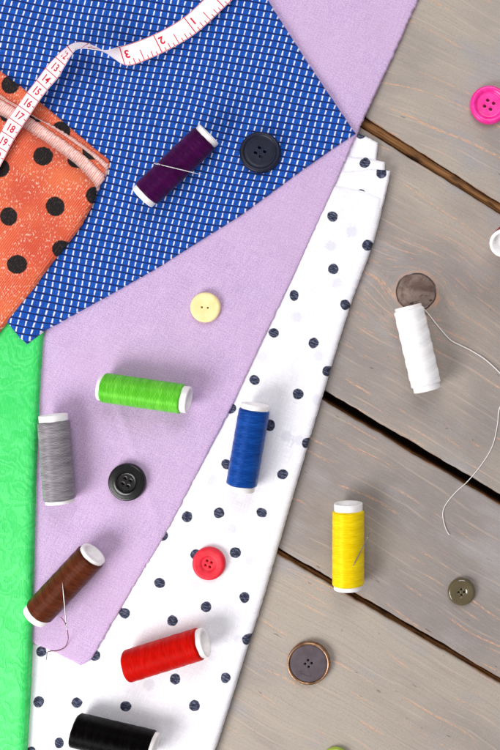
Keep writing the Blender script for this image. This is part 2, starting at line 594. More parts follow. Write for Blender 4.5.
def plank(up, lo, label=None, tone=.5):
    ang = math.atan(.60)
    ca, sa = math.cos(ang), math.sin(ang)
    xs = [-160 + 4.0 * i for i in range(211)]
    offs = [0, .5, 1.2, 2.2, 3.6, 5.5]
    verts, uv, edge, knot = [], [], [], []
    rows = None
    grid = []
    for x in xs:
        y0, y1 = up(x), lo(x)
        wdt = (y1 - y0)
        wob0 = 1.1 * noise.noise(Vector((x * .03, y0 * .01, 2))) + .7 * noise.noise(Vector((x * .15, y0 * .01, 5)))
        wob1 = 1.1 * noise.noise(Vector((x * .03, y1 * .01, 12))) + .7 * noise.noise(Vector((x * .15, y1 * .01, 15)))
        y0 += wob0; y1 += wob1
        wdt = y1 - y0
        n = 70
        col = [o / wdt for o in offs]
        a, b = col[-1], 1 - col[-1]
        col = col + [a + (b - a) * k / n for k in range(1, n)] + [1 - o / wdt for o in reversed(offs)]
        grid.append([(x, y0 + wdt * t, min(t, 1 - t) * wdt * ca) for t in col])
    nr = len(grid[0])
    for col in grid:
        for (x, y, d) in col:
            rr = 2.0
            q = min(1, d / rr)
            chip = .6 * noise.noise(Vector((x * .06, y * .06, 4)))
            z = -1.6 * (1 - math.sqrt(max(0, 1 - (1 - q) ** 2))) + .35 * noise.noise(Vector((x * .01, y * .02, 8))) - .35
            if d < 4:
                z -= max(0, chip) * (1 - d / 4) * 2
            verts.append((x, y, z))
            al = x * ca + y * sa
            ac = y * ca - x * sa
            kx, ky = KNOT
            kal, kac = kx * ca + ky * sa, ky * ca - kx * sa
            du, dv = (al - kal) * .72, ac - kac
            r2 = max(du * du + dv * dv, 1)
            fl = kac + dv * (1 - min(.97, 420 / max(r2, 430))) if r2 < 40000 else ac
            bend = 14 * noise.noise(Vector((al * .004, ac * .006, 3))) + 3 * noise.noise(Vector((al * .02, ac * .02, 6)))
            # the far board is sawn across the heart: long arches
            if up(400) < 0:
                bend += 26 * math.exp(-((al - 520) / 170) ** 2)
            uv.append((al, fl + bend))
            edge.append(d)
            knot.append(math.hypot(x - kx, (y - ky) * 1.08))
    faces, fm = [], []
    nc = len(grid)
    for i in range(nc - 1):
        for j in range(nr - 1):
            a = i * nr + j
            faces.append((a, a + nr, a + nr + 1, a + 1)); fm.append(0)
    SURF.append(BVHTree.FromPolygons([Vector(p) for p in verts], faces))
    # sides down to the underside
    base = len(verts)
    for i in range(nc):
        for j, s in ((0, 1), (nr - 1, -1)):
            x, y, z = verts[i * nr + j]
            for dz in (0, 5, 14, 28):
                yy = y + s * (0 if dz == 0 else .5 * noise.noise(Vector((x * .05, dz, s))))
                verts.append((x, yy, z - dz))
                uv.append((x, dz + 40 * s)); edge.append(0); knot.append(99)
    for i in range(nc - 1):
        for k in range(2):
            for q in range(3):
                a = base + i * 8 + k * 4 + q
                f = (a, a + 1, a + 9, a + 8)
                faces.append(f if k == 0 else tuple(reversed(f))); fm.append(1)
        a = base + i * 8
        faces.append((a + 3, a + 7, a + 15, a + 11)); fm.append(1)
    o = mesh_obj('plank', verts, faces, [M_wood, M_raw], table, uv, {'edge': edge, 'knot': knot, 'tone': [tone] * len(verts)}, True, fm)
    o.data.set_sharp_from_angle(angle=math.radians(50))
    if label:
        o['label'] = label
    return o


plank(gap_line(-160, .63), gap_line(139.0, .637), 'board under the bright pink button', 0.55)
plank(gap_line(151.5, .622), gap_line(435.2, .590), 'board with the dark round knot', 0.35)
plank(gap_line(446.0, .590), gap_line(619.5, .584), 'board under the yellow spool', 0.15)
plank(gap_line(625.5, .580), gap_line(900, .575), 'board under the copper rimmed button', 0.85)


def tongue(up, lo, z, mat):
    """the lower half of a board edge, left standing out in the joint"""
    vv, ff, uu_ = [], [], []
    for i in range(140):
        x = -160 + 6 * i
        y0 = up(x) + .8 * noise.noise(Vector((x * .05, z, 1))); y1 = lo(x) + 1.0 * noise.noise(Vector((x * .06, z, 7)))
        for (y, dz) in ((y0, -16), (y0, -.8), (y0 + (y1 - y0) * .15, 0), (y0 + (y1 - y0) * .55, -.2), (y0 + (y1 - y0) * .85, -1.2), (y1, -3), (y1, -16)):
            vv.append((x, y, z + dz)); uu_.append((x, y - .6 * x))
    for i in range(139):
        for k in range(6):
            a = i * 7 + k
            ff.append((a, a + 7, a + 8, a + 1))
        a = i * 7
        ff.append((a + 6, a + 13, a + 7, a))
    return mesh_obj('tongue', vv, ff, mat, table, uu_)


tongue(lambda x: 139.2 + .637 * (x - 400), lambda x: 151.4 + .622 * (x - 400), -4.0, M_raw)
tongue(lambda x: 622.6 + .5815 * (x - 400), lambda x: 627.0 + .580 * (x - 400), -6.0, M_raw)
bv, bf, bu = [], [], []
for i, x in enumerate((-170, 110, 400, 690)):
    for j, y in enumerate((-520, 1040)):
        bv.append((x, y, -30)); bv.append((x, y, -46))
        bu += [(x, y), (x, y)]
for i in range(3):
    a = i * 4
    bf += [(a, a + 4, a + 6, a + 2), (a + 1, a + 3, a + 7, a + 5), (a, a + 1, a + 5, a + 4), (a + 2, a + 6, a + 7, a + 3)]
bf += [(0, 2, 3, 1), (12, 13, 15, 14)]
t = NT('dark_underside_board', .9, .1)
uu, vv = t.uv()
t.color(t.mix(t.snoise(uu, vv, .02, .2, 3), lin(26, 18, 13), lin(44, 31, 22)))
mesh_obj('under_board', bv, bf, t.m, table, bu, None, False)

# ------------------------------------------------------------------ fabrics
M_white = white_material()


def D(l, z=8):
    out = []
    for p in l:
        x, y = at(p[0], p[1], z)
        out.append((x, y, random.uniform(.88, 1.1), random.uniform(0, PI)))
    return out


DOTS = D([(332.7, 216.7), (367.9, 245.3), (333.5, 269), (294.4, 295.4), (345.4, 304.7), (274, 332.8), (313.7, 343), (255, 380),
          (298.5, 394), (328, 371), (270, 425), (231, 408), (227, 464), (283, 474), (307, 443), (187.6, 516.4), (219.6, 512.4),
          (262, 512.4), (236, 552), (196, 554), (160.4, 582.4), (125, 612.4), (245, 597), (206.8, 606), (173, 620), (248, 639),
          (176, 677.6), (226, 677), (164, 535), (95, 655), (40, 700.5), (77.5, 702), (126.5, 705), (195, 705), (42, 651), (32, 750),
          (150, 752), (105, 762), (200, 766), (60, 742)])
GHOST = D([(331, 246), (337, 283), (297, 317), (263, 357), (319, 356), (287, 436), (213, 480), (232, 528), (183, 640), (150, 684),
           (93, 690), (213, 655), (105, 640), (250, 560), (300, 440), (240, 640), (60, 715), (196, 585), (318, 400), (352, 232)])
white = empty('polka_dot_cloth', W3(300, 420, 0))
tag(white, 'rolled white cloth with navy polka dots between the lavender cloth and the boards', 'cloth', 'folded pieces of fabric')


def relocate(o, root):
    """keep world placement of a freshly built part under its thing"""
    o.parent = root
    o.matrix_parent_inverse = Matrix.Translation(-root.location)
    return o


wl = []
wl.append(cloth('inner_roll', [[(349, 136), (356, 133), (366, 136.5), (378, 143)], [(378, 143), (376.5, 158), (374, 185)], [(374, 185), (340, 185)], [(340, 185), (349, 136)]],
                lambda x, y: 0, 4.5, 2.5, M_white, None, 2.0, .5, 0, D([(361, 133.5), (365, 163)], 5), [(900, 900, 1, 0)]))
wl.append(cloth('middle_roll', [[(339, 155), (350, 157), (372, 159.5), (384.5, 162)], [(384.5, 162), (385, 167), (382, 185)], [(382, 185), (378, 215)], [(378, 215), (325, 215)], [(325, 215), (339, 155)]],
                lambda x, y: .6, 6.0, 3, M_white, None, 2.0, .55, .5, D([(365, 163)], 7), [(900, 900, 1, 0)]))
wl.append(cloth('middle_roll', [[(336, 170), (350, 171), (372, 168.8), (390.5, 171)], [(390.5, 171), (388, 183), (383, 204), (378, 220)], [(378, 220), (325, 220)], [(325, 220), (336, 170)]],
                lambda x, y: 2.4, 5.4, 3, M_white, None, 2.0, .5, .5, D([(381.5, 172.6), (361, 195)], 8), [(900, 900, 1, 0)]))


def white_bottom(x, y):
    return .6


def white_extra(x, y, d):
    # soft lengthwise folds of the rolled cloth
    k = (x - 380) * .93 + (y - 200) * .30
    return .7 * math.sin(k * .11 + .8 * noise.noise(Vector((x * .01, y * .01, 0)))) * min(1, d / 10)


wl.append(cloth('outer_roll', [[(322, 182), (345, 185.5), (366, 190), (383, 197)],
                               [(383, 197), (381, 212), (373, 243), (362, 273), (351, 303), (336, 350), (323.5, 392), (312, 430), (301, 468), (290, 505), (278, 547), (262.5, 600), (246.5, 650), (231, 700), (215, 750), (194, 815)],
                               [(194, 815), (6, 815)], [(6, 815), (6, 640)], [(6, 640), (80, 590), (190, 430), (280, 240)], [(280, 240), (322, 182)]],
                white_bottom, 8.5, 6.5, M_white, None, 2.6, .45, .6, DOTS, GHOST, extra=white_extra))
for o in wl:
    relocate(o, white)


def lav_bottom(x, y):
    return 2.0 + 6.6 * smooth01(60, 190, y)


lavender = cloth('lavender_cloth', [[(200, -70), (452, -70)],
                                    [(452, -70), (418, 0), (391, 60), (366.5, 112), (357, 134), (350.5, 148), (334, 187), (314, 231), (294, 275), (264, 338), (230, 410), (199, 470), (167, 531), (134, 586), (111, 625), (93, 656)],
                                    [(93, 656), (89, 661), (81, 665.5)], [(81, 665.5), (60, 655), (33, 643), (12, 635)], [(12, 635), (12, 300)], [(12, 300), (200, -70)]],
                 lav_bottom, 3.2, 3.0, lavender_material(), None, 3.0, .4, 2.5, jag=.5,
                 extra=lambda x, y, d: (1.3 * noise.noise(Vector((x * .028 + y * .016, y * .02 - x * .02, 31))) + .9 * max(0, 1 - abs((x - 120 - .35 * (y - 400) + 14 * noise.noise(Vector((0, y * .012, 2)))) / 7)) * smooth01(330, 420, y) - .8 * max(0, 1 - abs((x * .5 + y - 395 + 9 * noise.noise(Vector((x * .015, 4, 2)))) / 6)) * smooth01(60, 150, x)) * min(1, d / 15))
tag(lavender, 'plain lavender linen cloth lying under the blue checked cloth', 'cloth', 'folded pieces of fabric')


def lav_top(x, y):
    return lav_bottom(x, y) + 3.2


green = cloth('green_cloth', [[(-40, 290), (52, 290)],
                              [(52, 290), (44, 325), (41.5, 340), (39, 375), (37, 420), (35.5, 460), (33.5, 520), (32, 600), (29.5, 660), (28, 700), (25.5, 750), (22, 810)],
                              [(22, 810), (-40, 810)], [(-40, 810), (-40, 290)]],
              lambda x, y: 11.9, 7.5, 7.0, green_material(), None, 2.6, .35, 2.5,
              extra=lambda x, y, d: .8 * noise.noise(Vector((x * .05, y * .05, 6))))
tag(green, 'bright green floral jacquard cloth along the left side', 'cloth', 'folded pieces of fabric')


def blue_bottom(x, y):
    k = smooth01(75, 30, x) * smooth01(255, 315, y)
    k2 = smooth01(120, 40, x) * smooth01(200, 300, y) * .3
    return lav_top(x, y) + .3 + 8.2 * max(k, k2)


blue = cloth('blue_checked_cloth', [[(-50, -50), (240, -50)],
                                    [(240, -50), (268, 0), (290, 35), (312, 69), (335, 103), (355.5, 133.5)],
                                    [(355.5, 133.5), (330, 150.2), (300, 171.4), (270, 193.6), (240, 215.5), (200, 240.5), (160, 266), (120, 289), (80, 311), (42, 331)],
                                    [(42, 331), (34, 338), (26, 344)], [(26, 344), (18, 336), (7, 322)], [(7, 322), (-50, 260)], [(-50, 260), (-50, -50)]],
             blue_bottom, 4.6, 4.0, blue_material(), None, 3.0, .35, 2.0,
             extra=lambda x, y, d: 1.5 * noise.noise(Vector((x * .02 + y * .012, y * .018 - x * .01, 21))) * min(1, d / 25))
tag(blue, 'blue cloth with white dash check pointing to the joint between the boards', 'cloth', 'folded pieces of fabric')


def blue_top(x, y):
    return blue_bottom(x, y) + 5.2


M_coral = coral_material()
M_hem = coral_material(True)
coral = empty('coral_dotted_cloth', W3(50, 190, 16))
tag(coral, 'folded coral cloth with black dots and pale hem beneath the tape', 'cloth', 'folded pieces of fabric')


def cr(lv):
    return lambda x, y: 14.6 - 2.2 * smooth01(170, 40, y) + 1.6 * smooth01(280, 330, y) + lv * 2.3


def right(x0):
    return [(104.5, 179), (94, 197), (81.5, 222), (65, 245.5), (48, 266), (24, 299), (0, 329.5), (-40, 382)]


RE = right(0)
cl = []
cl.append(cloth('back_fold', [[(-40, 38), (0, 71), (25, 90), (60, 119), (88, 143), (108, 159)], [(108, 159), (109.5, 163), (108, 170), (104, 179)], RE[:], [(-40, 382), (-40, 38)]],
                cr(0), 2.6, 2.0, M_coral, None, 2.8, .4, 1.5, D([(10, 84.5), (61, 131)], 18)))
cl.append(cloth('hem', [[(-40, 66), (0, 95), (31, 114), (70, 136), (108, 164)], [(108, 164), (107.5, 170), (104, 178.5)], [(p[0] - .6, p[1] - .6) for p in RE], [(-40, 382), (-40, 66)]],
                cr(1), 2.6, 2.0, M_hem, None, 2.8, .4, 1.5, [(900, 900, 1, 0)], jag=.6))
cl.append(cloth('middle_fold', [[(-40, 76), (0, 98.5), (28, 114), (50, 126.5), (70, 140), (90, 154.5), (105.5, 169)], [(105.5, 169), (104, 178.5)], [(p[0] - .9, p[1] - .9) for p in RE], [(-40, 382), (-40, 78)]],
                cr(1.7), 2.6, 2.0, M_coral, None, 2.8, .4, 1.5, D([(37, 113), (92, 151)], 20)))
cl.append(cloth('hem', [[(-40, 77), (0, 99.5), (28, 116.5), (48, 129.5), (68, 143.5), (86, 157.5), (103.5, 174)], [(103.5, 174), (103, 180)], [(p[0] - 1.2, p[1] - 1.2) for p in RE], [(-40, 382), (-40, 78)]],
                cr(2.5), 2.6, 2.0, M_hem, None, 2.8, .4, 1.5, [(900, 900, 1, 0)], jag=.6))
cl.append(cloth('front_fold', [[(-40, 95), (0, 115), (30, 132), (62, 154), (78, 167), (92, 182)], [(92, 182), (95, 188), (94.5, 192)], [(94.5, 192), (93, 197)] , RE[1:], [(-40, 382), (-40, 92)]],
                cr(3.2), 7.0, 13.0, M_coral, None, 2.4, .3, 1.5,
                D([(45.3, 157), (3, 169), (11.5, 217), (57.6, 207), (19.7, 264.6), (97, 196), (63.5, 250), (78, 160), (10, 113), (-6, 310)], 24)))
for o in cl:
    relocate(o, coral)


# ------------------------------------------------------------------ spools
def lathe(profile, n=64):
    """profile: (r, y) round the local Y axis -> verts, faces, uv"""
    v, f, uv = [], [], []
    for k, (r, y) in enumerate(profile):
        for i in range(n + 1):
            a = 2 * PI * i / n
            v.append((r * math.cos(a), y, r * math.sin(a)))
            uv.append((i / n, y))
    m = n + 1
    for k in range(len(profile) - 1):
        for i in range(n):
            a = k * m + i
            f.append((a, a + 1, a + m + 1, a + m))
    return v, f, uv


def spool(e0, e1, wid, mat, label, caps=(5, 5), lift=(0, 0), coref=.90, lump=.13, tail=None, group='spools of sewing thread', ends=None):
    """e0, e1: seen centres of the two ends"""
    R = wid / 2 / 1.035
    # rest it: find the lowest line that clears everything under the axis
    z0 = z1 = 30.0
    for it in range(0 if ends else 3):
        a = at(e0[0], e0[1], z0); b = at(e1[0], e1[1], z1)
        sm = []
        dx, dy = b[0] - a[0], b[1] - a[1]
        L = math.hypot(dx, dy)
        nx, ny = -dy / L, dx / L
        for k in range(13):
            q = .06 + .88 * k / 12
            best = -99
            for o in (-.5, -.25, 0, .25, .5):
                zz = support(a[0] + dx * q + nx * o * R, a[1] + dy * q + ny * o * R)
                best = max(best, zz + R * math.sqrt(1 - o * o))
            sm.append((q, best))
        z0 = max(s for q, s in sm[:4]); z1 = max(s for q, s in sm[-4:])
        up = max([0] + [s - (z0 + (z1 - z0) * q) for q, s in sm])
        z0 += up + lift[0]; z1 += up + lift[1]
    a = Vector((*at(e0[0], e0[1], z0), z0)); b = Vector((*at(e1[0], e1[1], z1), z1))
    if ends:
        a, b = Vector(ends[0]), Vector(ends[1])
    A, B = W3(*a), W3(*b)
    ax = (B - A).normalized()
    zz = Vector((0, 0, 1))
    xx = ax.cross(zz).normalized()
    zz = xx.cross(ax)
    rot = Matrix((xx, ax, zz)).transposed().to_quaternion()
    root = empty('thread_spool', (A + B) / 2, rot)
    tag(root, label, 'spool', group)
    L = (B - A).length / S
    h = L / 2
    rc = R * coref
    ri = rc * .74
    prof = [(.01, -h + 6), (ri * .95, -h + 6), (ri, -h + .6), (ri + .5, -h), (rc - .8, -h), (rc - .2, -h + .3), (rc, -h + .9), (rc - .15, -h + caps[0] + 4), (rc - 1, 0),
            (rc - .15, h - caps[1] - 4), (rc, h - .9), (rc - .2, h - .3), (rc - .8, h), (ri + .5, h), (ri, h - .6), (ri * .95, h - 6), (.01, h - 6)]
    v, f, uv = lathe(prof, 56)
    c = mesh_obj('core', v, f, M_core, root, uv, None, True, None, False)
    c.data.set_sharp_from_angle(angle=math.radians(55))
    # wound thread
    y0, y1 = -h + caps[0], h - caps[1]
    ny = int((y1 - y0) / .8)
    seed = random.random() * 50
    v, f, uv = [], [], []
    n = 72
    m = n + 1
    for k in range(-3, ny + 4):
        q = max(0, min(1, k / ny))
        y = y0 + (y1 - y0) * q
        e = min(y - y0, y1 - y)
        for i in range(n + 1):
            an = 2 * PI * i / n
            ph = (y / 13 + 2 * i / n)
            tri = abs((ph % 1) - .5) * 2
            r = R - 1.8 * max(0, 1 - e / 2.2) ** 2 + lump * (smooth01(.3, .7, tri) - .5) + .16 * noise.noise(Vector((3 * math.cos(an), 3 * math.sin(an), y * .5 + seed)))
            if k < 0 or k > ny:
                r = rc - .9 + (0 if abs(k if k < 0 else k - ny) > 1 else .4)
            # the ends wobble where the thread turns back
            yy = y + (.5 * noise.noise(Vector((math.cos(an) * 2, math.sin(an) * 2, seed + (9 if q > .5 else 0)))) if e < 2 else 0)
            v.append((r * math.cos(an), yy, r * math.sin(an)))
            uv.append((i / n, y))
    rows = ny + 7
    for k in range(rows - 1):
        for i in range(n):
            p = k * m + i
            f.append((p, p + 1, p + m + 1, p + m))
    w = mesh_obj('wound_thread', v, f, mat, root, uv, None, True, None, False)
    return root, a, b, R


def tube(pts, rad, n=8, closed=False):
    v, f = [], []
    P = [Vector(p) for p in pts]
    last = None
    for i, p in enumerate(P):
        t = (P[min(i + 1, len(P) - 1)] - P[max(i - 1, 0)]).normalized()
        u = Vector((0, 0, 1)) if last is None else last
        s = t.cross(u)
        if s.length < 1e-4:
            s = t.cross(Vector((1, 0, 0)))
        s.normalize()
        u = s.cross(t).normalized()
        last = u
        r = rad(i / (len(P) - 1)) if callable(rad) else rad
        for k in range(n):
            a = 2 * PI * k / n
            q = p + s * (r * math.cos(a)) + u * (r * math.sin(a))
            v.append(tuple(q))
    for i in range(len(P) - 1):
        for k in range(n):
            a = i * n + k; b = i * n + (k + 1) % n
            f.append((a, b, b + n, a + n))
    f.append(tuple(range(n)))
    f.append(tuple(reversed(range((len(P) - 1) * n, len(P) * n))))
    return v, f


def TM(name, a, b, f=(.62, .80), **k):
    return thread_material(name, tuple(f[0] * x for x in lin(*a)[:3]) + (1,), tuple(f[1] * x for x in lin(*b)[:3]) + (1,), **k)


SP = {}
SP['purple'] = spool((209.3, 134), (142, 198), 29.5, TM('dark_purple_thread', (44, 4, 48), (92, 18, 92)),
                     'dark purple thread spool on the blue checked cloth', (5, 5.5))
SP['green'] = spool((100, 387), (189, 400), 30, TM('lime_green_thread', (76, 186, 34), (136, 234, 82), f=(.8, .9)),
                    'lime green thread spool lying on the lavender cloth', (3, 5.8), (0, 0))
SP['grey'] = spool((53, 414.5), (60, 503), 31, TM('silver_grey_thread', (124, 118, 126), (188, 182, 188)),
                   'silver grey thread spool beside the green cloth', (6.3, 3))
SP['yellow'] = spool((348.4, 503), (348.2, 589), 32.5, TM('yellow_thread', (232, 192, 0), (255, 232, 30), f=(.92, 1)),
                     'yellow thread spool standing out on the bare boards', (7, 4))
SP['white'] = spool((408, 306), (427.5, 390.5), 31, TM('white_thread', (238, 236, 238), (250, 249, 250), f=(1, 1), rough=.6, spec=.2),
                    'white thread spool with a loose end on the boards beside the knot', (3, 5), lump=.45)
SP['blue'] = spool((255.5, 404), (240.5, 490.5), 31, TM('royal_blue_thread', (10, 56, 140), (34, 100, 196)),
                   'royal blue thread spool on the white polka dot cloth', (5, 5))
SP['red'] = spool((205.5, 642), (125.5, 667), 32.5, TM('bright_red_thread', (186, 8, 4), (226, 26, 16), f=(.8, .9), rough=.5, spec=.3),
                  'bright red thread spool on the white polka dot cloth', (5, 1.5))
SP['brown'] = spool((94, 553), (34.5, 617), 31, TM('chestnut_brown_thread', (72, 30, 16), (124, 62, 36)),
                    'chestnut brown thread spool with a threaded needle on its winding', (3.5, 6))
SP['black'] = spool((73.5, 729.5), (155, 748.5), 33, TM('black_thread', (4, 3, 4), (15, 13, 15), rough=.5, spec=.3),
                    'black thread spool at the bottom edge on the polka dot cloth', (1.2, 3.5))
tpx, tpy = at(503.6, 243.4, 94)
SP['crimson'] = spool((0, 0), (0, 0), 27.0, TM('crimson_thread', (180, 22, 62), (222, 60, 96)),
                      'crimson thread spool standing upright at the right edge', (5, 5), coref=.985, ends=((tpx, tpy, 94), (tpx + 12.0, tpy - 14.0, 4.0)))

# loose end of the white spool
root, a, b, R = SP['white']
tp = [(421, 306), (428, 313.5), (437, 325), (450, 339.5), (461, 345.5), (472, 351), (486, 360), (500, 373), (508, 383), (507, 395), (499.5, 409), (497.5, 425), (492.5, 446),
      (482, 464), (468, 481), (456, 492), (446.5, 503.5), (443, 512), (443.5, 520), (446, 529), (449.5, 535)]
pp = []
for (x, y) in catmull(tp, 1.5):
    z = max(support(x, y), -1.0) + .75
    if len(pp) < 6:
        z += (6 - len(pp)) * 1.2
    pp.append((*at(x, y, z), z + .25 * noise.noise(Vector((x * .1, y * .1, 0)))))
v, f = tube(pp, lambda q: .62 - .18 * smooth01(.5, .56, q), 8)
t = NT('loose_white_thread', .7, .2)
t.color(lin(226, 220, 218))
loc = root.matrix_basis.copy()
o = mesh_obj('loose_thread', v, f, t.m)
o.parent = root
o.matrix_parent_inverse = loc.inverted()


# ------------------------------------------------------------------ needles
def needle(label, p0, p1, thread=None, tmat=None):
    """p0 = point, p1 = eye end, both (x, y, z) plan; eye is a real slot"""
    A, B = Vector(p0), Vector(p1)
    d = (B - A).normalized()
    L = (B - A).length
    s = d.cross(Vector((0, 0, 1))).normalized()
    v, f = tube([A + d * (L - 6.5) * k / 24 for k in range(25)], lambda q: .12 + .40 * min(1, q / .3), 10)
    for sg in (-1, 1):
        arc = []
        for k in range(13):
            q = k / 12
            arc.append(A + d * (L - 6.7 + 6.7 * q) + s * sg * .42 * math.sin(PI * q) ** .5)
        v2, f2 = tube(arc, .26, 6)
        n0 = len(v)
        v += v2
        f += [tuple(i + n0 for i in q) for q in f2]
    if thread:
        root = empty('needle', W3(*((A + B) / 2)))
        o = relocate(mesh_obj('shaft', v, f, M_steel), root)
        v2, f2 = tube(thread, .36, 6)
        relocate(mesh_obj('thread', v2, f2, tmat), root)
    else:
        root = mesh_obj('needle', v, f, M_steel, at_loc=W3(*((A + B) / 2)))
    tag(root, label, 'needle', 'sewing needles')
    return root


def on_spool(key, x, y, extra=.6):
    """height of the winding under a seen point"""
    root, a, b, R = SP[key]
    z = (a.z + b.z) / 2 + R
    for _ in range(12):
        px, py = at(x, y, z)
        d = (b - a)
        d2 = Vector((d.x, d.y)).normalized()
        off = abs((px - a.x) * -d2.y + (py - a.y) * d2.x)
        q = max(0, min(1, ((px - a.x) * d2.x + (py - a.y) * d2.y) / math.hypot(d.x, d.y)))
        zc = a.z + (b.z - a.z) * q
        zn = zc + (math.sqrt(R * R - off * off) if off < R else -R * .2)
        z = zn + extra
    return (*at(x, y, z), z)


def raised(x, y, z):
    return (*at(x, y, z), z)


pa, pb = on_spool('purple', 154.5, 163.5, 0), on_spool('purple', 186, 171, 1.2)
zc = max(on_spool('purple', 172, 167.5)[2], pa[2], pb[2])
needle('steel needle laid across the dark purple spool', raised(203, 175, zc - 1.5), raised(153.5, 163, zc + 1.6))
z1 = on_spool('yellow', 352.5, 566, .2)[2]
needle('steel needle tucked into the yellow spool', raised(351.5, 569, z1 - .4), raised(371, 531, max(z1 - 3, on_spool('yellow', 359, 555, .8)[2])))
z1 = on_spool('brown', 62.5, 583, .8)[2]
zs = support(66, 640)
zb = z1 - 7
tm = NT('dark_red_brown_thread', .7, .2)
tm.color(lin(112, 48, 44))
c = [(66.6, 627, zb), (67.8, 634, zb - 5), (68, 640, zs + 5), (65, 647, zs + 1.2), (58, 650.5, zs + .8), (50, 651.2, zs + .6), (47.2, 652.5, zs + .6), (46.6, 657, zs + .6), (46, 660, zs + .6)]
c2 = [(60.5, 617, zb - 3), (64, 621, zb - .5), (66, 625.5, zb)]
pts = [raised(*p) for p in c2 + c]
sm = []
for i in range(len(pts) - 1):
    for k in range(6):
        q = k / 6
        p0, p1, p2, p3 = pts[max(0, i - 1)], pts[i], pts[i + 1], pts[min(len(pts) - 1, i + 2)]
        sm.append(tuple(.5 * (2 * b_ + (c_ - a_) * q + (2 * a_ - 5 * b_ + 4 * c_ - d_) * q * q + (3 * b_ - a_ - 3 * c_ + d_) * q ** 3) for a_, b_, c_, d_ in zip(p0, p1, p2, p3)))
needle('threaded steel needle hanging off the chestnut brown spool', raised(62.3, 582, z1 + .6), raised(66.9, 630, zb + .6), sm, tm.m)


# ------------------------------------------------------------------ buttons
def button_mesh(R, top, bot, holes, rh, step=1.1):
    """a disc with real holes; top(r), bot(r) heights"""
    pts, edges = [], []
    def ringpts(cx, cy, r, n):
        i0 = len(pts)
        for k in range(n):
            a = 2 * PI * k / n
            pts.append((cx + r * math.cos(a), cy + r * math.sin(a)))
        for k in range(n):
            edges.append((i0 + k, i0 + (k + 1) % n))
        return list(range(i0, i0 + n))
    NB = 96
    outer = ringpts(0, 0, R, NB)
    hl = [ringpts(x, y, rh, 20) for x, y in holes]
    r = R - .18
    stp = [.25, .35, .45]
    k = 0
    while r > .5:
        n = max(6, min(96, int(2 * PI * r / .9)))
        for i in range(n):
            a = 2 * PI * (i + .5 * (k % 2)) / n
            x, y = r * math.cos(a), r * math.sin(a)
            if all(math.hypot(x - hx, y - hy) > rh + .25 for hx, hy in holes):
                pts.append((x, y))
        r -= stp[k] if k < 3 else .55
        k += 1
    for hx, hy in holes:
        for rr in (rh + .3,):
            for i in range(20):
                a = 2 * PI * (i + .5) / 20
                pts.append((hx + rr * math.cos(a), hy + rr * math.sin(a)))
    v, e, f, ov, oe, of = delaunay_2d_cdt([Vector(p) for p in pts], edges, [], 0, 1e-5)
    mp = {}
    for i, o in enumerate(ov):
        for q in o:
            mp[q] = i
    tris = []
    for a in f:
        mx = sum(v[i].x for i in a) / 3; my = sum(v[i].y for i in a) / 3
        if math.hypot(mx, my) > R or any(math.hypot(mx - hx, my - hy) < rh * .97 for hx, hy in holes):
            continue
        p, q, r_ = (v[i] for i in a)
        ar = (q.x - p.x) * (r_.y - p.y) - (q.y - p.y) * (r_.x - p.x)
        tris.append(tuple(a) if ar > 0 else (a[0], a[2], a[1]))
    n = len(v)
    def tz(p):
        z = top(min(1, math.hypot(p.x, p.y) / R))
        for hx, hy in holes:
            d = math.hypot(p.x - hx, p.y - hy) - rh
            if d < .35:
                z -= .3 * (1 - max(0, d) / .35)
        return z
    verts = [(p.x, p.y, tz(p)) for p in v] + [(p.x, p.y, bot(min(1, math.hypot(p.x, p.y) / R))) for p in v]
    faces = list(tris) + [(a[0] + n, a[2] + n, a[1] + n) for a in tris]
    for loop, sg in [(outer, 1)] + [(h_, -1) for h_ in hl]:
        for k in range(len(loop)):
            a, b = mp[loop[k]], mp[loop[(k + 1) % len(loop)]]
            q = (a, a + n, b + n, b)
            faces.append(q if sg > 0 else tuple(reversed(q)))
    return verts, faces


def rest(x, y, R, base):
    """plane under a disc seen at x, y: centre height and tilt"""
    z = 10
    for _ in range(3):
        px, py = at(x, y, z + base)
        s = {}
        for k in range(8):
            a = PI / 4 * k
            s[k] = support(px + R * .85 * math.cos(a), py + R * .85 * math.sin(a))
        z = sum(s.values()) / 8
    gx = sum(s[k] * math.cos(PI / 4 * k) for k in range(8)) / (4 * R * .85)
    gy = sum(s[k] * math.sin(PI / 4 * k) for k in range(8)) / (4 * R * .85)
    lift = max([0] + [s[k] - (z + gx * R * .85 * math.cos(PI / 4 * k) + gy * R * .85 * math.sin(PI / 4 * k)) for k in range(8)])
    lift = max(lift, support(px, py) - z)
    nrm = Vector((-gx, gy, 1)).normalized()
    return W3(px, py, z + lift + .15), Vector((0, 0, 1)).rotation_difference(nrm)


def hole4(d, ang):
    return [(d * math.cos(ang + PI / 2 * k), d * math.sin(ang + PI / 2 * k)) for k in range(4)]


def prof(*kp):
    """piecewise smooth height profile over 0..1"""
    def f(q):
        for (a, za), (b, zb) in zip(kp, kp[1:]):
            if q <= b:
                return za + (zb - za) * smooth01(a, b, q)
        return kp[-1][1]
    return f


def rnd(f, hgt, r0=.94):
    return lambda q: f(q) - hgt * (1 - math.sqrt(max(0, 1 - max(0, (q - r0) / (1 - r0)) ** 2)))


